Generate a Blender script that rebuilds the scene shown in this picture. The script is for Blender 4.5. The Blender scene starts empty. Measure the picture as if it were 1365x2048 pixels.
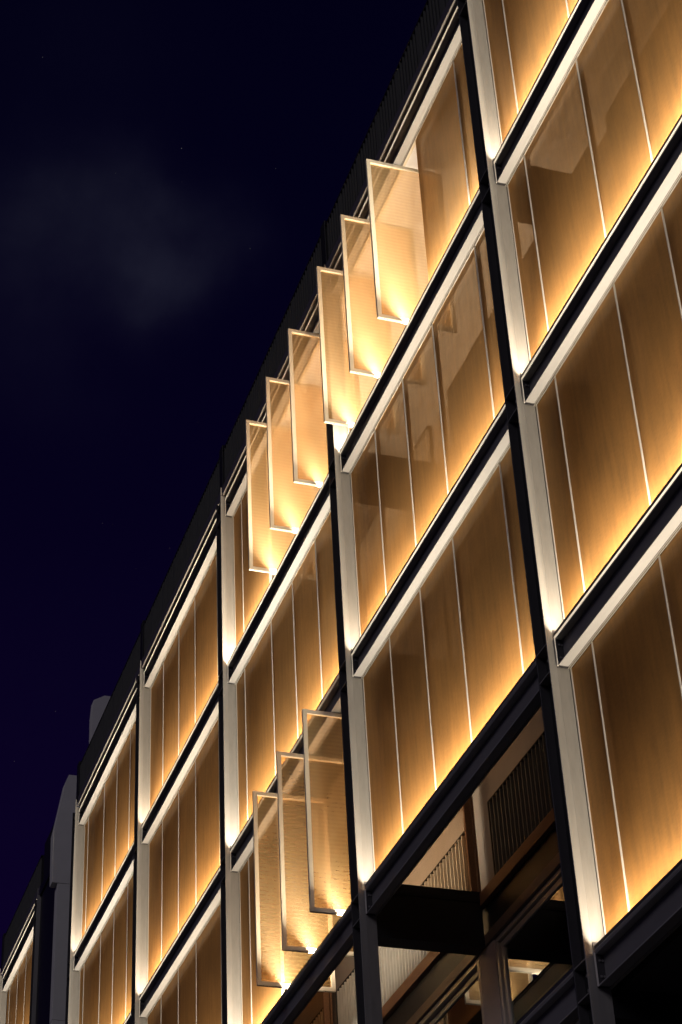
import bpy, bmesh, math, random
from mathutils import Vector, Matrix
random.seed(7)
S = bpy.context.scene
COL = S.collection

# ------------------------------------------------------------------ camera, sky, light, exposure
cam_d = bpy.data.cameras.new("camera")
cam = bpy.data.objects.new("camera", cam_d); COL.objects.link(cam)
R = [[0.31364982741433495, 0.948457698865413, -0.04529656969168695],
     [-0.5693348102152187, 0.14966985256363477, -0.8083667540854509],
     [-0.7599221405117822, 0.2793330068152356, 0.5869339074064349]]
right, down, fwd = [Vector(r) for r in R]
cam.matrix_world = Matrix(((right.x, -down.x, -fwd.x, 17.51622),
                           (right.y, -down.y, -fwd.y, -8.91399),
                           (right.z, -down.z, -fwd.z, -19.42904),
                           (0, 0, 0, 1)))
cam_d.sensor_fit = 'VERTICAL'; cam_d.sensor_height = 36.0; cam_d.sensor_width = 24.0
cam_d.lens = 4051.07 / 2048 * 36.0
cam_d.clip_start = 0.1; cam_d.clip_end = 3000
S.camera = cam

S.view_settings.view_transform = 'Standard'
S.view_settings.look = 'None'
S.view_settings.exposure = 0.0
S.view_settings.gamma = 1.0
S.view_settings.use_curve_mapping = False

W = bpy.data.worlds.new("World"); S.world = W; W.use_nodes = True
nt = W.node_tree; nt.nodes.clear()
def N(t, tree=None, **kw):
    n = (tree or nt).nodes.new(t)
    for k, v in kw.items(): setattr(n, k, v)
    return n
def L(a, b, tree=None): (tree or nt).links.new(a, b)
def MATH(op, a, b=None, tree=None, clamp=False):
    n = N('ShaderNodeMath', tree, operation=op, use_clamp=clamp)
    for i, v in enumerate((a, b)):
        if v is None: continue
        if isinstance(v, (int, float)): n.inputs[i].default_value = v
        else: L(v, n.inputs[i], tree)
    return n.outputs[0]
def night_sky():
    out = N('ShaderNodeOutputWorld'); bg = N('ShaderNodeBackground')
    tc = N('ShaderNodeTexCoord'); d = tc.outputs['Generated']
    sep = N('ShaderNodeSeparateXYZ'); L(d, sep.inputs[0])
    ramp = N('ShaderNodeValToRGB'); L(sep.outputs['Z'], ramp.inputs[0])
    cr = ramp.color_ramp
    cr.elements[0].position = 0.0; cr.elements[0].color = (0.0052, 0.0016, 0.0235, 1)
    cr.elements[1].position = 0.85; cr.elements[1].color = (0.0006, 0.0004, 0.0062, 1)
    e = cr.elements.new(0.40); e.color = (0.0034, 0.0008, 0.0175, 1)
    e = cr.elements.new(0.58); e.color = (0.0016, 0.0005, 0.0105, 1)
    e = cr.elements.new(0.70); e.color = (0.0009, 0.0005, 0.0080, 1)
    # thin drifting clouds lit by the town
    nz = N('ShaderNodeTexNoise'); nz.inputs['Scale'].default_value = 17; nz.inputs['Detail'].default_value = 6
    L(d, nz.inputs['Vector'])
    wv = N('ShaderNodeVectorMath', operation='MULTIPLY_ADD')
    L(nz.outputs['Color'], wv.inputs[0]); wv.inputs[1].default_value = (0.058, 0.058, 0.030)
    L(d, wv.inputs[2])
    off = N('ShaderNodeVectorMath', operation='SUBTRACT'); L(wv.outputs[0], off.inputs[0])
    off.inputs[1].default_value = (0.029, 0.029, 0.015)
    blobs = [((-.6930, .1420, .7065), .016, .42), ((-.6985, .1520, .6990), .014, .40), ((-.7055, .1600, .6900), .013, .50),
             ((-.7170, .1660, .6765), .012, .62), ((-.7110, .1730, .6815), .012, .45), ((-.7035, .1860, .6860), .012, .46),
             ((-.6975, .1990, .6885), .012, .36), ((-.6960, .2110, .6865), .010, .22), ((-.7040, .1080, .7020), .015, .46),
             ((-.7150, .1130, .6900), .015, .46), ((-.7250, .1210, .6780), .014, .22), ((-.7500, .1150, .6510), .020, .34),
             ((-.7640, .1500, .6280), .014, .14), ((-.6500, .1150, .7510), .028, .13), ((-.7280, .1640, .6660), .010, .36),
             ((-.84, .17, .51), .04, .06)]
    acc = None
    for c, r, s in blobs:
        ds = N('ShaderNodeVectorMath', operation='DISTANCE'); L(off.outputs[0], ds.inputs[0]); ds.inputs[1].default_value = c
        q = MATH('DIVIDE', ds.outputs['Value'], r * 1.8)
        g = MATH('MULTIPLY', MATH('EXPONENT', MATH('MULTIPLY', MATH('MULTIPLY', q, q), -1.0)), s * .42)
        acc = g if acc is None else MATH('ADD', acc, g)
    n2 = N('ShaderNodeTexNoise'); n2.inputs['Scale'].default_value = 38; n2.inputs['Detail'].default_value = 5
    L(d, n2.inputs['Vector'])
    tex = MATH('MULTIPLY_ADD', n2.outputs['Fac'], 1.1)
    tex.node.inputs[2].default_value = 0.38
    cl = MATH('MULTIPLY', acc, tex)
    mix = N('ShaderNodeMixRGB'); mix.blend_type = 'ADD'; L(cl, mix.inputs[0]); L(ramp.outputs[0], mix.inputs[1])
    mix.inputs[2].default_value = (0.0108, 0.0117, 0.0172, 1)
    # stars
    vo = N('ShaderNodeTexVoronoi'); vo.inputs['Scale'].default_value = 130; L(d, vo.inputs['Vector'])
    near = MATH('LESS_THAN', vo.outputs['Distance'], 0.026)
    sc = N('ShaderNodeSeparateXYZ'); L(vo.outputs['Color'], sc.inputs[0])
    br = MATH('POWER', sc.outputs['X'], 4.0)
    st = MATH('MULTIPLY', near, MATH('MULTIPLY', br, 0.11))
    m2 = N('ShaderNodeMixRGB'); m2.blend_type = 'ADD'; L(st, m2.inputs[0]); L(mix.outputs[0], m2.inputs[1])
    m2.inputs[2].default_value = (1, .95, .9, 1)
    L(m2.outputs[0], bg.inputs['Color']); bg.inputs['Strength'].default_value = 1.0
    L(bg.outputs[0], out.inputs[0])
night_sky()

# the faint, soft glow of the street and town on the street side
sd = bpy.data.lights.new("town_glow", 'SUN'); sd.energy = 0.32; sd.angle = math.radians(25); sd.color = (0.95, 0.89, 1.0)
so = bpy.data.objects.new("town_glow", sd); COL.objects.link(so)
v = Vector((0.60, -0.66, 0.52)).normalized()
so.rotation_euler = v.to_track_quat('Z', 'Y').to_euler(); so.location = (20, -30, -10)

LED_COLOR = (1.0, 0.86, 0.655)
LED_POWER_PER_M = 39.0

# ------------------------------------------------------------------ materials
def new_mat(name):
    m = bpy.data.materials.new(name); m.use_nodes = True
    t = m.node_tree; t.nodes.clear()
    return m, t
def paint(name, col, rough=0.5, metal=0.0, var=0.12, scale=3.0, stretch=(1, 1, 1), bump=0.0, spec=0.5):
    m, t = new_mat(name)
    out = N('ShaderNodeOutputMaterial', t); p = N('ShaderNodeBsdfPrincipled', t)
    tc = N('ShaderNodeTexCoord', t); mp = N('ShaderNodeMapping', t); L(tc.outputs['Object'], mp.inputs[0], t)
    mp.inputs['Scale'].default_value = stretch
    nz = N('ShaderNodeTexNoise', t); nz.inputs['Scale'].default_value = scale; nz.inputs['Detail'].default_value = 7
    nz.inputs['Roughness'].default_value = 0.65
    L(mp.outputs[0], nz.inputs['Vector'], t)
    r = N('ShaderNodeValToRGB', t); L(nz.outputs['Fac'], r.inputs[0], t)
    r.color_ramp.elements[0].position = 0.3; r.color_ramp.elements[1].position = 0.7
    r.color_ramp.elements[0].color = tuple(c * (1 - var) for c in col) + (1,)
    r.color_ramp.elements[1].color = tuple(min(1, c * (1 + var)) for c in col) + (1,)
    L(r.outputs[0], p.inputs['Base Color'], t)
    p.inputs['Roughness'].default_value = rough; p.inputs['Metallic'].default_value = metal
    p.inputs['Specular IOR Level'].default_value = spec
    if bump:
        b = N('ShaderNodeBump', t); b.inputs['Strength'].default_value = bump; b.inputs['Distance'].default_value = 0.01
        n3 = N('ShaderNodeTexNoise', t); n3.inputs['Scale'].default_value = scale * 12; n3.inputs['Detail'].default_value = 4
        L(mp.outputs[0], n3.inputs['Vector'], t)
        L(n3.outputs['Fac'], b.inputs['Height'], t); L(b.outputs[0], p.inputs['Normal'], t)
    L(p.outputs[0], out.inputs[0], t)
    return m

M = {}
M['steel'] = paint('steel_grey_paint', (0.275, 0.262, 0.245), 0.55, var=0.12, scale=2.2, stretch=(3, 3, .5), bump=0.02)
M['shaded_steel'] = paint('shaded_flange_paint', (0.05, 0.047, 0.05), 0.5)  # the grey steel with shade put into its colour
M['steel_darker'] = paint('steel_darker_grey', (0.248, 0.235, 0.218), 0.6, var=0.14, scale=2.6, stretch=(3, 3, .5), bump=0.02)
M['black'] = paint('black_steel_paint', (0.012, 0.012, 0.014), 0.45, var=0.2)
M['beam'] = paint('beam_grey_paint', (0.345, 0.333, 0.325), 0.55, var=0.08, scale=1.7, stretch=(.5, 3, 3), bump=0.02)
M['web'] = paint('beam_web_shaded', (0.20, 0.19, 0.19), 0.5, var=0.1, scale=1.7, stretch=(.5, 3, 3))  # beam grey darkened in its colour for the shaded web
M['alu'] = paint('pale_aluminium', (0.52, 0.48, 0.43), 0.38, metal=0.25, var=0.05)
M['pale'] = paint('lit_edge_paint', (0.78, 0.74, 0.68), 0.5, var=0.05)  # paled so that narrow beam edges read as lit
M['frame'] = paint('bronze_frame_paint', (0.78, 0.69, 0.54), 0.42, metal=0.0, var=0.05, scale=5)
M['soffit'] = paint('white_soffit_board', (0.90, 0.88, 0.87), 0.8, var=0.02)
M['plaster'] = paint('beige_plaster', (0.36, 0.315, 0.28), 0.9, var=0.06, bump=0.05)
M['pier'] = paint('pier_render', (0.62, 0.53, 0.46), 0.75, var=0.06)
M['rib'] = paint('lit_ribbed_metal', (0.58, 0.555, 0.51), 0.5, metal=0.0, var=0.1)  # spandrel ribs paled in colour where the strips light them
M['rib_roof'] = paint('charcoal_roof_and_shaded_rib', (0.105, 0.105, 0.095), 0.5, var=0.1)
M['rib_dark'] = paint('black_ribbed_metal', (0.016, 0.016, 0.014), 0.5, var=0.15)
M['coping'] = paint('dark_grey_flashing', (0.12, 0.108, 0.126), 0.5, var=0.08)
M['timber'] = paint('brown_timber', (0.22, 0.11, 0.055), 0.5, var=0.25, scale=4, stretch=(.4, 8, 8))
M['brown'] = paint('dark_brown_metal', (0.20, 0.145, 0.11), 0.5, var=0.1)
M['winframe'] = paint('olive_window_frame', (0.76, 0.68, 0.54), 0.4, metal=0.2, var=0.06)
M['concrete'] = paint('grey_concrete_panel', (0.68, 0.67, 0.64), 0.9, var=0.05, scale=1.5, bump=0.05)
M['asphalt'] = paint('asphalt', (0.05, 0.05, 0.052), 0.85, var=0.25, scale=20, bump=0.2)
M['paving'] = paint('concrete_paving', (0.25, 0.245, 0.235), 0.85, var=0.15, scale=6, bump=0.1)
M['linewhite'] = paint('road_paint', (0.7, 0.7, 0.68), 0.7, var=0.08)
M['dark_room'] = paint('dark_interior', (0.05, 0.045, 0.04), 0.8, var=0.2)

def mesh_weave(name, open_frac, lift=1.0, sheen=0.29, slope=1.08, through=0.06, bands=0.0, lo=(0.140, 0.054, 0.0105), hi=(0.39, 0.163, 0.036), shine=(0.95, 0.630, 0.30)):
    """brass wire mesh laminated in clear glass: see-through, both faces catch the light"""
    m, t = new_mat(name)
    out = N('ShaderNodeOutputMaterial', t)
    tc = N('ShaderNodeTexCoord', t)
    oi = N('ShaderNodeObjectInfo', t)
    def noise(scale, st, det=5):
        mp = N('ShaderNodeMapping', t); L(tc.outputs['Object'], mp.inputs[0], t); mp.inputs['Scale'].default_value = st
        ad = N('ShaderNodeVectorMath', t, operation='ADD'); L(mp.outputs[0], ad.inputs[0], t)
        cx = N('ShaderNodeCombineXYZ', t); L(MATH('MULTIPLY', oi.outputs['Random'], 37.0, t), cx.inputs[0], t)
        L(MATH('MULTIPLY', oi.outputs['Random'], 91.0, t), cx.inputs[2], t); L(cx.outputs[0], ad.inputs[1], t)
        n = N('ShaderNodeTexNoise', t); n.inputs['Scale'].default_value = scale; n.inputs['Detail'].default_value = det
        n.inputs['Roughness'].default_value = 0.6
        L(ad.outputs[0], n.inputs['Vector'], t); return n.outputs['Fac']
    warp = noise(11, (1, 1, .10))         # vertical threads, grouped
    weft = noise(22, (.6, 1, 2.2), 4)    # fine cross threads
    mott = noise(1.1, (1, 1, 1))
    fac = MATH('ADD', MATH('MULTIPLY', warp, .45, t), MATH('ADD', MATH('MULTIPLY', weft, .25, t), MATH('MULTIPLY', mott, .30, t), t), t)
    ramp = N('ShaderNodeValToRGB', t); L(fac, ramp.inputs[0], t)
    ramp.color_ramp.elements[0].position = 0.40; ramp.color_ramp.elements[0].color = tuple(min(.9, lift * c) for c in lo) + (1,)
    ramp.color_ramp.elements[1].position = 0.62; ramp.color_ramp.elements[1].color = tuple(min(.9, lift * c) for c in hi) + (1,)
    if bands:   # the two layers of wire beat against each other in fine level ripples
        mp = N('ShaderNodeMapping', t); L(tc.outputs['Object'], mp.inputs[0], t)
        wvt = N('ShaderNodeTexWave', t, wave_type='BANDS', bands_direction='Z'); L(mp.outputs[0], wvt.inputs['Vector'], t)
        wvt.inputs['Scale'].default_value = 4.6; wvt.inputs['Distortion'].default_value = 2.2
        wvt.inputs['Detail'].default_value = 2; wvt.inputs['Detail Scale'].default_value = .35
        fac = MATH('ADD', fac, MATH('MULTIPLY', MATH('SUBTRACT', wvt.outputs['Fac'], .5, t), bands, t), t)
        L(fac, ramp.inputs[0], t)
    tone = N('ShaderNodeMixRGB', t, blend_type='MULTIPLY'); tone.inputs[0].default_value = 1.0
    L(ramp.outputs[0], tone.inputs[1], t)
    cc = N('ShaderNodeCombineXYZ', t); k = MATH('MULTIPLY_ADD', oi.outputs['Random'], .34, t); k.node.inputs[2].default_value = .80
    for q in range(3): L(k, cc.inputs[q], t)
    L(cc.outputs[0], tone.inputs[2], t)
    df = N('ShaderNodeBsdfDiffuse', t); L(tone.outputs[0], df.inputs[0], t)
    tl = N('ShaderNodeBsdfTranslucent', t); L(tone.outputs[0], tl.inputs[0], t)
    md = N('ShaderNodeMixShader', t); md.inputs[0].default_value = through; L(df.outputs[0], md.inputs[1], t); L(tl.outputs[0], md.inputs[2], t)
    gl = N('ShaderNodeBsdfAnisotropic', t); gl.inputs['Roughness'].default_value = 0.50
    gl.inputs['Anisotropy'].default_value = -0.45
    gl.inputs['Color'].default_value = tuple(shine) + (1,)
    tg = N('ShaderNodeTangent', t, direction_type='UV_MAP', uv_map='weave'); L(tg.outputs[0], gl.inputs['Tangent'], t)
    mg = N('ShaderNodeMixShader', t); mg.inputs[0].default_value = sheen
    L(md.outputs[0], mg.inputs[1], t); L(gl.outputs[0], mg.inputs[2], t)
    tr = N('ShaderNodeBsdfTransparent', t); tr.inputs[0].default_value = (1.0, 0.80, 0.60, 1)
    # a woven mesh closes up as it is seen (or lit) more obliquely
    lw = N('ShaderNodeLayerWeight', t); lw.inputs['Blend'].default_value = 0.5
    cosv = MATH('SUBTRACT', 1.0, lw.outputs['Facing'], t)
    op = MATH('ADD', MATH('MULTIPLY_ADD', cosv, slope, t), MATH('MULTIPLY', warp, 0.12, t), t, True)
    op.node.inputs[0].links[0].from_node.inputs[2].default_value = open_frac - 0.53
    mt = N('ShaderNodeMixShader', t); L(op, mt.inputs[0], t); L(mg.outputs[0], mt.inputs[1], t); L(tr.outputs[0], mt.inputs[2], t)
    # glass face
    fr = N('ShaderNodeFresnel', t); fr.inputs['IOR'].default_value = 1.45
    g2 = N('ShaderNodeBsdfGlossy', t); g2.inputs['Roughness'].default_value = 0.03
    mx = N('ShaderNodeMixShader', t); L(MATH('MULTIPLY', fr.outputs[0], .12, t), mx.inputs[0], t)
    L(mt.outputs[0], mx.inputs[1], t); L(g2.outputs[0], mx.inputs[2], t)
    L(mx.outputs[0], out.inputs[0], t)
    return m
M['mesh'] = mesh_weave('brass_mesh_glass', 0.30)
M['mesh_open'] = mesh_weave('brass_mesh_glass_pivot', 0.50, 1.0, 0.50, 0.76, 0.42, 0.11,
                             (0.60, 0.33, 0.10), (0.93, 0.58, 0.22), (0.98, 0.78, 0.50))  # paler brass than the closed panels, glow put into the colour

def window_glass():
    m, t = new_mat('window_glass')
    out = N('ShaderNodeOutputMaterial', t)
    fr = N('ShaderNodeFresnel', t); fr.inputs['IOR'].default_value = 1.6
    g = N('ShaderNodeBsdfGlossy', t); g.inputs['Roughness'].default_value = 0.01; g.inputs['Color'].default_value = (1, 1, 1, 1)
    tr = N('ShaderNodeBsdfTransparent', t); tr.inputs[0].default_value = (.62, .70, .68, 1)
    mx = N('ShaderNodeMixShader', t)
    L(MATH('ADD', MATH('MULTIPLY', fr.outputs[0], 1.5, t), 0.08, t, True), mx.inputs[0], t)
    L(tr.outputs[0], mx.inputs[1], t); L(g.outputs[0], mx.inputs[2], t); L(mx.outputs[0], out.inputs[0], t)
    return m
M['glass'] = window_glass()

def glow(name, col, e):
    m, t = new_mat(name); out = N('ShaderNodeOutputMaterial', t); em = N('ShaderNodeEmission', t)
    em.inputs[0].default_value = col + (1,); em.inputs[1].default_value = e; L(em.outputs[0], out.inputs[0], t); return m
M['led'] = glow('led_diffuser', LED_COLOR, 12.0)

# ------------------------------------------------------------------ mesh helpers
class MB:
    def __init__(s): s.v = []; s.f = []; s.uv = None
    def box(s, x0, x1, y0, y1, z0, z1):
        b = len(s.v)
        s.v += [(x0, y0, z0), (x1, y0, z0), (x1, y1, z0), (x0, y1, z0), (x0, y0, z1), (x1, y0, z1), (x1, y1, z1), (x0, y1, z1)]
        s.f += [tuple(b + i for i in q) for q in ((3, 2, 1, 0), (4, 5, 6, 7), (0, 1, 5, 4), (1, 2, 6, 5), (2, 3, 7, 6), (3, 0, 4, 7))]
        return s
    def prism_x(s, prof, x0, x1):
        """profile of (y, z), anticlockwise seen from +x"""
        b = len(s.v); n = len(prof)
        s.v += [(x0, y, z) for y, z in prof] + [(x1, y, z) for y, z in prof]
        s.f += [(b + i, b + (i + 1) % n, b + n + (i + 1) % n, b + n + i) for i in range(n)]
        s.f += [tuple(b + n - 1 - i for i in range(n)), tuple(b + n + i for i in range(n))]
        return s
    def prism_z(s, prof, z0, z1):
        b = len(s.v); n = len(prof)
        s.v += [(x, y, z0) for x, y in prof] + [(x, y, z1) for x, y in prof]
        s.f += [(b + i, b + (i + 1) % n, b + n + (i + 1) % n, b + n + i) for i in range(n)]
        s.f += [tuple(b + n - 1 - i for i in range(n)), tuple(b + n + i for i in range(n))]
        return s
    def rod(s, c, axis, r, h, n=6):
        b = len(s.v)
        for e in (0, h):
            for i in range(n):
                a = 2 * math.pi * i / n; p, q = r * math.cos(a), r * math.sin(a)
                s.v.append({'x': (c[0] + e, c[1] + p, c[2] + q), 'y': (c[0] + p, c[1] + e, c[2] + q), 'z': (c[0] + p, c[1] + q, c[2] + e)}[axis])
        s.f += [(b + i, b + (i + 1) % n, b + n + (i + 1) % n, b + n + i) for i in range(n)]
        s.f += [tuple(b + n - 1 - i for i in range(n)), tuple(b + n + i for i in range(n))]
        return s
    def data(s, name, mat, bevel=0.0):
        me = bpy.data.meshes.new(name); me.from_pydata(s.v, [], s.f); 
        bm = bmesh.new(); bm.from_mesh(me); bmesh.ops.recalc_face_normals(bm, faces=bm.faces)
        if bevel: bmesh.ops.bevel(bm, geom=bm.edges[:], offset=bevel, segments=1, affect='EDGES', clamp_overlap=True)
        bm.to_mesh(me); bm.free()
        me.materials.append(mat); return me
def obj(name, me, parent=None, loc=(0, 0, 0), rz=0.0, label=None):
    o = bpy.data.objects.new(name, me); COL.objects.link(o)
    if parent: o.parent = parent
    o.location = loc; o.rotation_euler = (0, 0, rz)
    if label: o['label'] = label
    return o
def thing(name, label, cat, loc, group=None):
    o = bpy.data.objects.new(name, None); COL.objects.link(o); o.location = loc
    o['label'] = label; o['category'] = cat; o['kind'] = 'thing'
    if group: o['group'] = group
    return o
def part(name, parent, loc=(0, 0, 0), rz=0.0, label=None):
    o = bpy.data.objects.new(name, None); COL.objects.link(o); o.parent = parent
    o.location = loc; o.rotation_euler = (0, 0, rz)
    if label: o['label'] = label
    return o
CACHE = {}
def cached(key, fn):
    if key not in CACHE: CACHE[key] = fn()
    return CACHE[key]

GZ = -21.0                    # street level; the camera is held at eye height
PITCH = 6.64                  # column spacing
LV = [3.8, 0.0, -3.8, -7.6, -11.4]     # undersides of the roof beam and the four beams below
BAYW = PITCH - 0.33

# ------------------------------------------------------------------ ground
def sheet(name, x0, x1, y0, y1, z, mat, thick=0.4):
    o = obj(name, MB().box(x0, x1, y0, y1, z - thick, z).data(name, mat)); o['kind'] = 'structure'; return o
sheet('ground', -800, 800, -800, 800, GZ - 0.14, M['asphalt'])
sheet('pavement', -120, 60, -5.5, 1.80, GZ, M['paving'], 0.13)
k = obj('kerb', MB().box(-120, 60, -5.7, -5.502, GZ - .135, GZ + .002).data('kerb', M['concrete'], .01)); k['kind'] = 'structure'

# ------------------------------------------------------------------ builders for the steel and mesh screen
def column(bld, x, top, bottom, levels, label=None):
    """H section with its flanges square to the street; local x = 0 at the right flange face"""
    c = part('steel_column', bld, (x, 0, 0), label=label)
    h0, h1 = bottom, top
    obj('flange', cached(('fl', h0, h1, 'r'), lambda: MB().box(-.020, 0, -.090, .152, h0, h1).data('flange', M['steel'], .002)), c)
    obj('flange', cached(('fl', h0, h1, 'l'), lambda: MB().box(-.330, -.310, -.090, .152, h0, h1).data('flange', M['shaded_steel'], .002)), c)
    obj('web', cached(('wb', h0, h1), lambda: MB().box(-.3098, -.0202, .020, .034, h0, h1).data('web', M['black'])), c)
    st = cached('stiff', lambda: MB().box(-.3096, -.0204, -.086, .0195, -.008, .008).data('stiffener', M['steel_darker'], .001))
    cp = [cached(('steel_darker', a), lambda: MB().box(.0002, .0016, .002, .150, 0, a).data('rear_skin', M['steel_darker'])) for a in (3.29, 3.05)]  # thin skin over the flange rear, slightly darker than its front
    bolts = cached('bolts', lambda: [MB() for _ in (0,)][0].rod((-.22, .004, .06), 'y', .018, .016).rod((-.11, .004, .06), 'y', .018, .016)
                   .rod((-.22, .004, .22), 'y', .018, .016).rod((-.11, .004, .22), 'y', .018, .016).data('bolts', M['steel']))
    for i, z in enumerate(levels):
        obj('stiffener', st, c, (0, 0, z + .315)); obj('stiffener', st, c, (0, 0, z - .05))
        obj('bolts', bolts, c, (0, 0, z))
        if i + 1 < len(levels): obj('rear_skin', cp[0], c, (0, 0, z - 3.30))
    obj('cap_plate', cached('cap', lambda: MB().box(-.012, 0, -.088, -.066, .001, .20).data('cap_plate', M['steel'])), c, (0, 0, top))
    return c

def beam(bld, x, z, w, lit, hasled=True, label=None, closed=True):
    b = part('steel_beam', bld, (x, 0, z), label=label)
    a0, a1 = .047, w - .047
    obj('bottom_flange', cached(('bf', w), lambda: MB().box(a0, a1, .0, .124, 0, .016).data('bottom_flange', M['beam'], .002)), b)
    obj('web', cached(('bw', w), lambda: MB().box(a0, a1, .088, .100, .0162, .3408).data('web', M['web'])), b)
    # top flange with a front nosing, added and tilted to catch light from below
    obj('top_flange', cached(('tf', w), lambda: MB().box(a0, a1, .0, .120, .341, .3735).data('top_flange', M['beam'], .002)), b)
    obj('drip_edge', cached(('de', w), lambda: MB().prism_x([(-.002, .3545), (-.0175, .3685), (-.0175, .3735), (-.002, .3735)], a0, a1).data('drip_edge', M['pale'])), b)
    ep = cached(('ep', 0), lambda: MB().box(.0038, .016, 0, .140, -.004, .485).box(.0162, .034, .020, .118, .03, .45).box(.0342, .0465, .001, .122, -.003, .376).data('end_plate', M['shaded_steel'], .001))
    obj('end_plate', ep, b)
    obj('end_plate', cached(('epr', 0), lambda: MB().box(-.016, -.0008, 0, .140, -.004, .485).box(-.034, -.0162, .020, .118, .03, .45).box(-.0465, -.0342, .001, .122, -.003, .376).data('end_plate', M['shaded_steel'], .001)), b, (w, 0, 0))
    obj('plate_edge', cached('pedge', lambda: MB().prism_x([(-.012, .0), (.0005, -.006), (.0005, .376), (-.012, .376)], .030, .046).data('plate_edge', M['pale'])), b)  # slanted pale strip standing for the lit front edge of the plate
    bo = cached('ebolt', lambda: MB().rod((.0466, .035, .10), 'x', .014, .014).rod((.0466, .035, .27), 'x', .014, .014).rod((.0466, .07, .10), 'x', .014, .014).rod((.0466, .07, .27), 'x', .014, .014).data('bolts', M['web']))
    obj('bolts', bo, b)
    # slotted head track behind the bottom flange, which takes the tops of the panels
    obj('head_track', cached(('ht', w), lambda: MB().box(.004, w - .004, .130, .1365, -.005, .012).box(.004, w - .004, .1492, .1555, -.009, .020).data('head_track', M['alu'])), b)
    obj('track_slot', cached(('ts', w), lambda: MB().box(.004, w - .004, .1243, .1298, .002, .02).box(.004, w - .004, .1367, .149, .006, .02).data('track_slot', M['black'])), b)
    if hasled:
        obj('light_tray', cached(('tray', w), lambda: MB().box(.05, w - .05, -.010, -.006, .3738, .424).box(.05, w - .05, -.006, .146, .3738, .378)
            .data('light_tray', M['shaded_steel'])), b)
    else:
        obj('sill_angle', cached(('sill', w), lambda: MB().box(.05, w - .05, -.006, -.002, .3738, .400).box(.05, w - .05, -.002, .146, .3738, .378).data('sill_angle', M['steel'])), b)
    if hasled and closed:
        obj('added_gap_baffle', cached(('tback', w), lambda: MB().box(.05, w - .05, .1485, .1515, .3738, .453).data('added_gap_baffle', M['steel'])), b)  # added and unseen: stops strip light passing under the closed panels
    if lit:
        obj('light_strip', cached(('led', w), lambda: MB().box(.06, w - .06, .0, .028, .380, .392).data('light_strip', M['led'])), b)
        ld = area_light(w, 118 if closed else 172)
        lo = bpy.data.objects.new('strip_lamp', ld); COL.objects.link(lo); lo.parent = b
        lo.location = (w / 2, .014, .3945); lo.rotation_euler = (math.pi, 0, 0)
    return b
RL = random.Random(11)
def area_light(w, spread):
    ld = bpy.data.lights.new('strip_lamp', 'AREA'); ld.shape = 'RECTANGLE'; ld.size = w - .16; ld.size_y = .026; ld.spread = math.radians(spread)
    ld.energy = LED_POWER_PER_M * (1.0 if spread < 150 else 1.42) * (w - .16) * RL.uniform(.86, 1.12)      # drivers and diffusers are never quite equal
    g = RL.uniform(-.025, .025); ld.color = (LED_COLOR[0], LED_COLOR[1] + g, LED_COLOR[2] + 1.6 * g)
    return ld

def sheet_mesh(w, h, mat='mesh'):
    def f():
        me = bpy.data.meshes.new('mesh_pane')
        g = .003
        me.from_pydata([(g, 0, 0), (w - g, 0, 0), (w - g, 0, h), (g, 0, h)], [], [(0, 1, 2, 3)])
        uv = me.uv_layers.new(name='weave')
        for i, (a, b) in enumerate(((0, 0), (0, 1), (1, 1), (1, 0))): uv.data[i].uv = (a, b)
        me.materials.append(M[mat]); return me
    return cached(('sheet', round(w, 3), round(h, 3), mat), f)
def rail_mesh(w, h, fw, y0, y1):
    """mitred frame of four bars as one ring"""
    def f():
        m = MB()
        o = [(0, 0), (w, 0), (w, h), (0, h)]; i = [(fw, fw), (w - fw, fw), (w - fw, h - fw), (fw, h - fw)]
        for y in (y0, y1): m.v += [(x, y, z) for x, z in o] + [(x, y, z) for x, z in i]
        for q in range(4):
            r = (q + 1) % 4
            m.f += [(q, r, 4 + r, 4 + q), (8 + q, 12 + q, 12 + r, 8 + r), (q, 8 + q, 8 + r, r), (4 + q, 4 + r, 12 + r, 12 + q)]
        return m.data('frame', M['frame'], .0015)
    return cached(('rail', round(w, 3), round(h, 3), fw, y0, y1), f)
PAN_H = 3.33
def screen_panel(bld, x0, x1, zb, name='screen_panel', label=None):
    """closed panel: mesh glass toward the street, frame on its inner side; zb = underside of the beam it stands on"""
    p = part(name, bld, (x0 + .016, .160, zb + .455), label=label)
    w = x1 - x0 - .032
    obj('mesh_pane', sheet_mesh(w, PAN_H), p)
    obj('frame', rail_mesh(w, PAN_H, .045, .006, .046), p)
    rail = cached(('br', round(w, 3)), lambda: MB().box(.002, w - .002, .0465, .075, .002, .272).data('added_baffle', M['black']))  # added, hidden block that keeps strip light off the inner wall
    obj('added_baffle', rail, p)
    return p
def pivot_panel(bld, x, zb, label, w=1.255, h=3.315):
    """the same panel turned square to the facade about its middle: it reaches out over the street and back into the void"""
    p = part('pivot_panel', bld, (x, -.455, zb + .472), math.pi / 2, label)
    # local x runs along +y of the building, local -y faces +x
    obj('mesh_pane', sheet_mesh(w - .02, h - .02, 'mesh_open'), p, (.010, .028, .010))
    obj('frame', rail_mesh(w, h, .066, 0, .050), p)
    pin = cached('pin', lambda: MB().rod((w / 2, .025, -.05), 'z', .016, .049).rod((w / 2, .025, h + .001), 'z', .016, .012).data('pivot_pin', M['alu']))
    obj('pivot_pin', pin, p)
    sc = cached('screws', lambda: MB().rod((.16, .02, -.004), 'z', .008, .0042).rod((w - .16, .02, -.004), 'z', .008, .0042)
                .rod((.10, .012, -.003), 'z', .006, .0032).data('screws', M['black']))
    obj('screws', sc, p)
    return p
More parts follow.
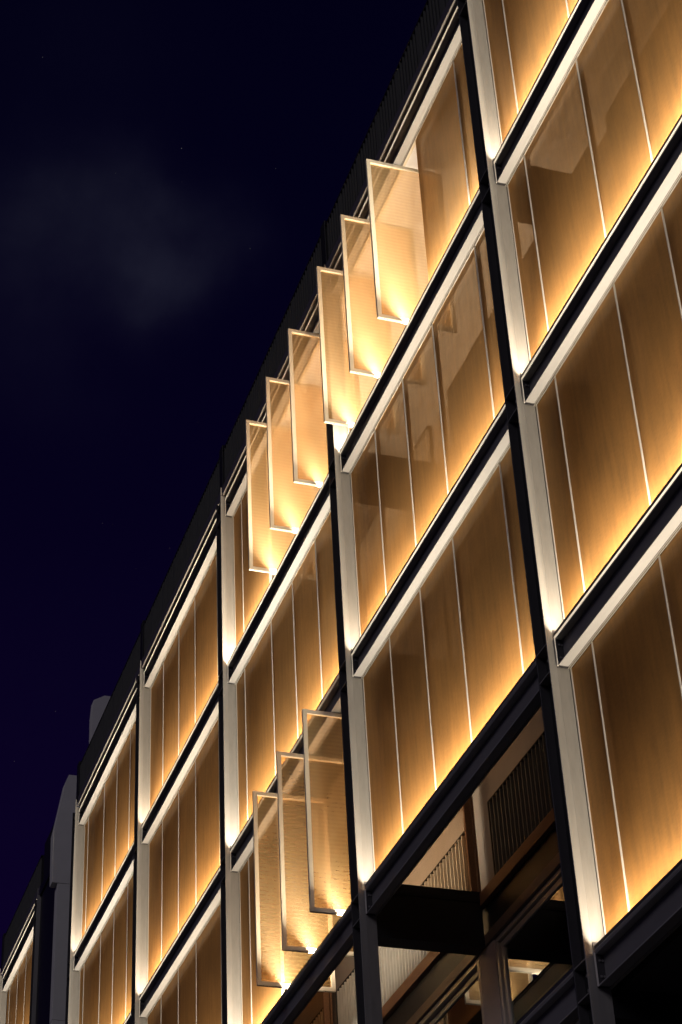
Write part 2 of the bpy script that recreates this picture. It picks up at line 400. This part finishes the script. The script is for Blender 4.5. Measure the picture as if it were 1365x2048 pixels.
def mullion(bld, x, zb, side=False):
    me = cached('mull', lambda: MB().box(-.0095, .0095, .1475, .175, .43, 3.79).data('mullion', M['alu'], .002))
    obj('mullion', me, bld, (x, 0, zb))

# ------------------------------------------------------------------ the main building
bld = thing('screened_building', 'long steel framed building with glowing brass mesh screens and open pivoting panels', 'building', (-10, 1.8, GZ))
# parts are given in world coordinates; these wrappers take off the position of the Empty at the thing's base
_part0, _obj0 = part, obj
def part(name, parent, loc=(0, 0, 0), rz=0.0, label=None):
    if parent.parent is None: loc = tuple(Vector(loc) - parent.location)
    return _part0(name, parent, loc, rz, label)
def obj(name, me, parent=None, loc=(0, 0, 0), rz=0.0, label=None):
    if parent is not None and parent.parent is None: loc = tuple(Vector(loc) - parent.location)
    return _obj0(name, me, parent, loc, rz, label)

XL = [PITCH, 0.0, -PITCH, -2 * PITCH, -3 * PITCH, -4 * PITCH]      # right faces of the columns, from the right
XL[5] = -26.60
JOINT = {  # joints of each bay, measured from the right face of the column on its left
    1: [.607, 2.32, 3.585, 4.86], 2: [1.20, 2.475, 3.755, 5.45], 3: [.58, 2.25, 3.51, 4.80],
    4: [1.15, 2.46, 3.76, 5.45], 5: [.45, 2.18, 3.50, 4.80]}
for i, x in enumerate(XL):
    column(bld, x, 4.29, GZ, LV)
def bayx(b): return XL[b], XL[b - 1] - .33
OPEN_C = {(2, 0), (3, 0), (3, 2)}
for b in range(1, 6):
    x0, x1 = bayx(b); w = x1 - x0
    for l in range(5):
        base = (b in (2, 3, 4, 5) and l == 4)        # lowest beam of the open bays carries no panels
        beam(bld, x0, LV[l], w, lit=(l > 0 and not base), hasled=(l > 0), closed=(b, l) not in ((2, 1), (3, 1), (3, 3)))
    nfl = 4 if b in (1, 4, 5) else 3
    for l in range(nfl):
        zb = LV[l + 1]
        if l == 3 and b in (4, 5): continue
        js = [0.022] + JOINT[b] + [w - .022]
        for i in range(5):
            a, c = x0 + js[i], x0 + js[i + 1]
            if (b, l) == (2, 0) and i < 3: continue
            if b == 3 and l in (0, 2) and i >= 2: continue
            screen_panel(bld, a, c, zb)
        for i, j in enumerate(JOINT[b]):
            if (b, l) == (2, 0) and i < 3: continue
            if b == 3 and l in (0, 2) and i >= 2: continue
            mullion(bld, x0 + j, zb)
        obj('mullion', cached('mull', lambda: None), bld, (x0 + .031, 0, zb)); obj('mullion', CACHE['mull'], bld, (x1 - .031, 0, zb))
        seal = cached('seal', lambda: MB().box(-.0085, .0085, .1525, .170, .43, 3.79).data('seal', M['black']))
        obj('seal', seal, bld, (x0 + .0095, 0, zb)); obj('seal', seal, bld, (x1 - .0095, 0, zb))
for x in (-3.44, -4.73, -6.00): pivot_panel(bld, x, 0.0, 'open pivoting panel on the top storey right of the second column')
for x in (-7.63, -8.98, -10.25): pivot_panel(bld, x, 0.0, 'open pivoting panel on the top storey left of the second column')
for x in (-7.66, -9.00, -10.33): pivot_panel(bld, x, -7.6, 'open pivoting panel low on the facade beside the second column')

# parapet, coping and roof
def parapet(bx, x0, x1, z, single):
    p = part('parapet', bx, (x0, 0, z))
    w = x1 - x0
    obj('gutter', cached(('gut', w), lambda: MB().prism_x([(-.020, .322), (.150, .322), (.150, .345), (-.020, .345)], .0, w).box(.0, w, .130, .150, .02, .3215).data('gutter', M['steel'])), p, (0, 0, .20))
    obj('fascia', cached(('fas', w), lambda: MB().box(0, w, -.032, -.0205, .515, .765).data('fascia', M['coping'], .002)), p)
    obj('drip_edge', cached(('drp', w), lambda: MB().prism_x([(-.0325, .516), (-.046, .528), (-.046, .532), (-.0325, .532)], 0, w).data('drip_edge', M['alu'])), p)
    obj('backing', cached(('bak', w), lambda: MB().box(0, w, .012, .10, .766, 1.655).box(0, w, -.02, .12, .5455, .765).data('backing', M['rib_dark'])), p)
    n = int(w / .122)
    ribm = cached('rib', lambda: MB().box(-.012, .012, -.016, .0118, .766, 1.65).data('rib', M['rib_roof']))
    xs = []
    for i in range(n):
        xs.append(.06 + i * .122)
        if i % 8 == 5: xs.append(.06 + i * .122 + .05)
    if single:
        for x in xs: obj('rib', ribm, p, (x, 0, 0))
    else:
        def f():
            m = MB()
            for x in xs: m.box(x - .012, x + .012, -.016, .0118, .766, 1.65)
            return m.data('ribs', M['rib_roof'])
        o = obj('ribs', cached(('ribs', w), f), p); o['kind'] = 'stuff'
    obj('cap', cached(('cap', w), lambda: MB().box(0, w, -.022, .14, 1.656, 1.672).data('cap', M['rib_dark'])), p)
    obj('post', cached('ppost', lambda: MB().box(-.27, -.04, -.03, .16, .77, 1.80).data('post', M['rib_dark'], .005)), p)
    return p
for b in range(1, 6):
    x0, x1 = XL[b] - .0, XL[b - 1] - .004
    parapet(bld, round(x0, 4), round(x1, 4), 3.8, b in (2, 3))
obj('roof', MB().box(-26.9, 6.64, .16, 14, 3.965, 4.32).box(-26.9, 6.64, .16, .30, 4.3205, 5.4).data('roof', M['coping']), bld, (0, 0, 0))
# white boards of the soffit over the void
n = 34
for i in range(n):
    xa = -26.85 + i * .985
    obj('soffit_board', cached('sof', lambda: MB().box(0, .979, .235, 3.2, 3.90, 3.93).data('soffit_board', M['soffit'], .001)), bld, (xa, 0, 0))
obj('soffit_trim', MB().box(-26.85, 6.6, .160, .228, 3.87, 3.90).data('soffit_trim', M['frame']), bld)

# inner facade behind the void
YW = 1.86
def spandrel(x, z, w, mat='rib'):
    p = part('ribbed_spandrel', bld, (x, YW - .021, z))
    obj('backing', cached(('rpb', w), lambda: MB().box(0, w, 0, .02, 0, 1.20).data('backing', M['rib_dark'])), p)  # backing coloured black to deepen the shade between ribs
    def f():
        m = MB()
        for i in range(int((w - .06) / .13) + 1):
            q = .04 + i * .13
            m.prism_z([(q - .030, -.0003), (q - .010, -.052), (q + .014, -.052), (q + .022, -.0003)], .004, 1.196)
        return m.data('ribs', M[mat])
    o = obj('ribs', cached(('rpr', w, mat), f), p); o['kind'] = 'stuff'
    obj('edge_trim', cached(('rpt', w), lambda: MB().box(-.022, -.0005, -.056, .02, -.01, 1.215).box(-.0004, w, -.056, .02, 1.2005, 1.215).data('edge_trim', M['rib_dark'])), p)
def win(bay, xa, xb, z0, z1, room=True):
    wdw = part('window', bay, (xa, YW, z0)); w = xb - xa; h = z1 - z0
    def ring(fw, a, b, y0, y1, mat, wo=0):
        m = MB(); m.box(a, b, y0, y1, wo, wo + fw).box(a, b, y0, y1, h - wo - fw, h - wo)
        m.box(a, a + fw, y0, y1, wo + fw, h - wo - fw).box(b - fw, b, y0, y1, wo + fw, h - wo - fw); return m.data('frame', mat, .003)
    obj('frame', ring(.075, 0, w, -.075, .05, M['winframe']), wdw)
    obj('sash', ring(.085, .10, w * .5 + .02, -.045, .01, M['winframe'], .10), wdw)
    obj('sash', ring(.085, w * .5 - .02, w - .10, -.012, .04, M['winframe'], .10), wdw)
    g = obj('pane', MB().box(.19, w * .5 - .07, -.02, -.012, .19, h - .19).data('pane', M['glass']), wdw)
    g = obj('pane', MB().box(w * .5 + .07, w - .19, .012, .020, .19, h - .19).data('pane', M['glass']), wdw)
    return wdw
for b in range(1, 6):
    x0, x1 = bayx(b)
    bay = bld
    for l in (1, 2, 3, 4):
        z = LV[l]
        # structural slab edge, timber rail and ribbed spandrel of every storey
        obj('timber_rail', cached(('tr', round(x1 - x0, 3)), lambda: MB().box(0, x1 - x0 + .33 - .012, 1.72, YW - .002, .31, .50).data('timber_rail', M['timber'], .004)), bld, (x0 - .33, 0, z))
        obj('slab_edge', cached(('se', round(x1 - x0, 3)), lambda: MB().box(0, x1 - x0 + .33 - .012, 1.80, 2.3, -.12, .3095).data('slab_edge', M['black'])), bld, (x0 - .33, 0, z))
        obj('head_beam', cached(('hb', round(x1 - x0, 3)), lambda: MB().box(0, x1 - x0 + .33 - .012, 1.745, YW - .002, -.28, -.1205).data('head_beam', M['brown'], .004)), bld, (x0 - .33, 0, z))
        spandrel(x0 + .45 if b == 2 else x0 + .13, z + .515, round(x1 - x0 - (.62 if b == 2 else .30), 3), 'rib_roof' if b < 3 else 'rib')  # same ribs: shade and light put in as a dark and a pale copy
        if l > 1 or True:
            top = z + 3.8 - .285
            if l == 1: 
                obj('plaster_wall', cached(('pl1', round(x1 - x0, 3)), lambda: MB().box(0, x1 - x0 + .33 - .002, YW, YW + .15, .3105, 1.60).data('plaster_wall', M['plaster'])), bld, (x0 - .33, 0, z))
            elif b in (2, 3) and l == 4:
                obj('plaster_wall', MB().box(0, x1 - x0 + .33 - .002, YW, YW + .15, .3105, 1.72)
                    .data('plaster_wall', M['plaster']), bld, (x0 - .33, 0, z))
                win(bld, x0 + .24, x1 - .05, z + 1.74, top - .002)
                obj('pier', MB().box(0, .575, 1.77, YW + .15, 1.7202, 3.515).data('pier', M['pier'], .004), bld, (x0 - .34, 0, z))
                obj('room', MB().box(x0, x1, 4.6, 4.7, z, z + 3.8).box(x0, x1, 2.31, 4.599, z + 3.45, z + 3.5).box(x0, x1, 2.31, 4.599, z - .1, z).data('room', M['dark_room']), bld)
                cur = MB()
                for i in range(14): cur.prism_z([(.25 + i * .16, .25), (.33 + i * .16, .20), (.41 + i * .16, .25), (.33 + i * .16, .27)], 1.5, 3.4)
                if b == 3: obj('curtain', cur.data('curtain', M['soffit']), bld, (x1 - 3.2, YW, z))
            else:
                obj('plaster_wall', cached(('pl', round(x1 - x0, 3)), lambda: MB().box(0, x1 - x0 + .33 - .002, YW, YW + .15, .3105, 3.515).data('plaster_wall', M['plaster'])), bld, (x0 - .33, 0, z))
    # street storeys
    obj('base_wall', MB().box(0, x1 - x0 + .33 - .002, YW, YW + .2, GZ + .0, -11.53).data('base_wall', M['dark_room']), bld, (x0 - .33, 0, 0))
    obj('base_soffit', MB().box(0, x1 - x0, .26, 1.79, -11.40, -11.32).data('base_soffit', M['dark_room']), bld, (x0, 0, 0)) if b == 1 else None
obj('recess_wall', MB().box(-26.9, 6.6, 3.25, 3.4, -.1, 3.96).data('recess_wall', M['plaster']), bld)
obj('balcony_floor', MB().box(-26.9, 6.6, 2.02, 3.249, -.12, .05).data('balcony_floor', M['concrete']), bld)
for xa, xb in ((6.66, 6.86), (-26.95, -26.902)):
    obj('end_wall', MB().box(xa, xb, .2, 14, GZ, 3.96).data('end_wall', M['dark_room']), bld)

# tie beams from every column back to the inner facade, and the mesh returns that stand on them
for i, x in enumerate(XL):
    for l in (1, 2, 3, 4):
        t = part('tie_beam', bld, (x, 0, LV[l]))
        obj('beam_body', cached('tieb', lambda: MB().box(-.10, -.012, .156, 1.742, -.28, .36).box(-.30, .0, .156, 1.742, -.31, -.2802).box(-.30, .0, .156, 1.742, .3602, .39).data('beam_body', M['black'])), t)
        obj('cap_rail', cached('tiec', lambda: MB().box(-.16, .004, .156, 1.742, .3905, .52).data('cap_rail', M['black'], .003)), t)
def side_return(x, zb, h=3.1):
    s = part('side_screen', bld, (x, 0, zb))
    w = 1.40
    obj('mesh_pane', sheet_mesh(w, h), s, (-.02, .20, .53), math.pi / 2)
    obj('stile', MB().box(-.045, .012, 1.60, 1.70, .525, .525 + h).data('stile', M['timber'], .003), s)
    obj('stile', MB().box(-.045, .006, 1.715, 1.752, .525, .525 + h).data('stile', M['timber'], .003), s)
    return s
for zb, hh in ((-7.6, 3.1), (-11.4, 3.5)):  # solid and unseen, added to stop strip light leaking between bays
    obj('blocking_partition', MB().box(-.20, -.12, .156, 1.73, zb + .525, zb + hh + .2).data('blocking_partition', M['dark_room']), bld, (XL[1], 0, 0))
side_return(XL[2] - .0, -7.6); side_return(XL[3], -7.6); side_return(XL[3], -11.4); 

# ------------------------------------------------------------------ concrete fin walls and the next wing
def fin_wall(x, prof, thick, label, lowprof=None):
    t = thing('fin_wall', label, 'wall', (x, 1.5, GZ), 'concrete fin walls')
    obj('upper_panel', MB().prism_x(prof, -thick, 0).data('upper_panel', M['concrete'], .004), t, (x, 0, 0))
    if lowprof:
        for a, bq, c in lowprof:
            obj('panel', MB().box(-thick, -.004, c, 2.6, a, bq).data('panel', M['concrete'], .004), t, (x, 0, 0))
    return t
fin_wall(-29.0, [(-.14, 3.385), (2.6, 3.385), (2.6, 6.5), (.19, 6.5), (.10, 6.26), (-.16, 4.75)], .32,
         'tall pale grey concrete fin wall with sloped top standing between the two wings',
         [(-.235, 3.375, 0.0), (GZ, -.245, 0.0)])
fin_wall(-26.0, [(.14, 4.325), (2.6, 4.325), (2.6, 7.2), (.44, 7.2), (.16, 7.03), (.13, 6.6)], .30,
         'grey concrete fin rising behind the dark ribbed parapet')

wing = thing('wing_building', 'far left wing with one glowing mesh bay beside a dark panelled corner', 'building', (-36, 1.8, GZ))
dz = -.20
wl = [v + dz for v in LV]
xr = -31.60
column(wing, -36.62, 4.29 + dz, GZ, wl)
column(wing, xr + .33, 4.29 + dz, GZ, wl)
ww = xr + 36.62
for l in range(5):
    beam(wing, -36.62, wl[l], round(ww, 3), lit=(0 < l < 3), hasled=l > 0)
js = [.006, .42, 1.60, 2.78, 3.90, ww - .006]
for l in (0, 1):
    for i in range(5): screen_panel(wing, -36.62 + js[i], -36.62 + js[i + 1], wl[l + 1])
    for j in js[1:5]: mullion(wing, -36.62 + j, wl[l + 1])
parapet(wing, -36.62, round(xr + .30, 3), 3.8 + dz, False)
obj('corner_panel', MB().box(-31.26, -29.34, .01, .30, GZ, 4.06).data('corner_panel', M['black'], .01), wing)
obj('corner_cap', MB().box(-31.28, -29.33, -.03, .30, 4.062, 4.33).data('corner_cap', M['black'], .01), wing)
obj('corner_post', MB().box(-30.92, -29.55, -.02, .30, 4.332, 5.42).data('corner_post', M['rib_dark'], .02), wing)
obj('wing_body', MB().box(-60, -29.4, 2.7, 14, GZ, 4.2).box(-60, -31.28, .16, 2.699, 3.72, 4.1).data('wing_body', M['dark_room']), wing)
obj('soffit_board', MB().box(-36.6, -31.3, .17, 2.6, 3.68, 3.715).data('soffit_board', M['soffit']), wing)
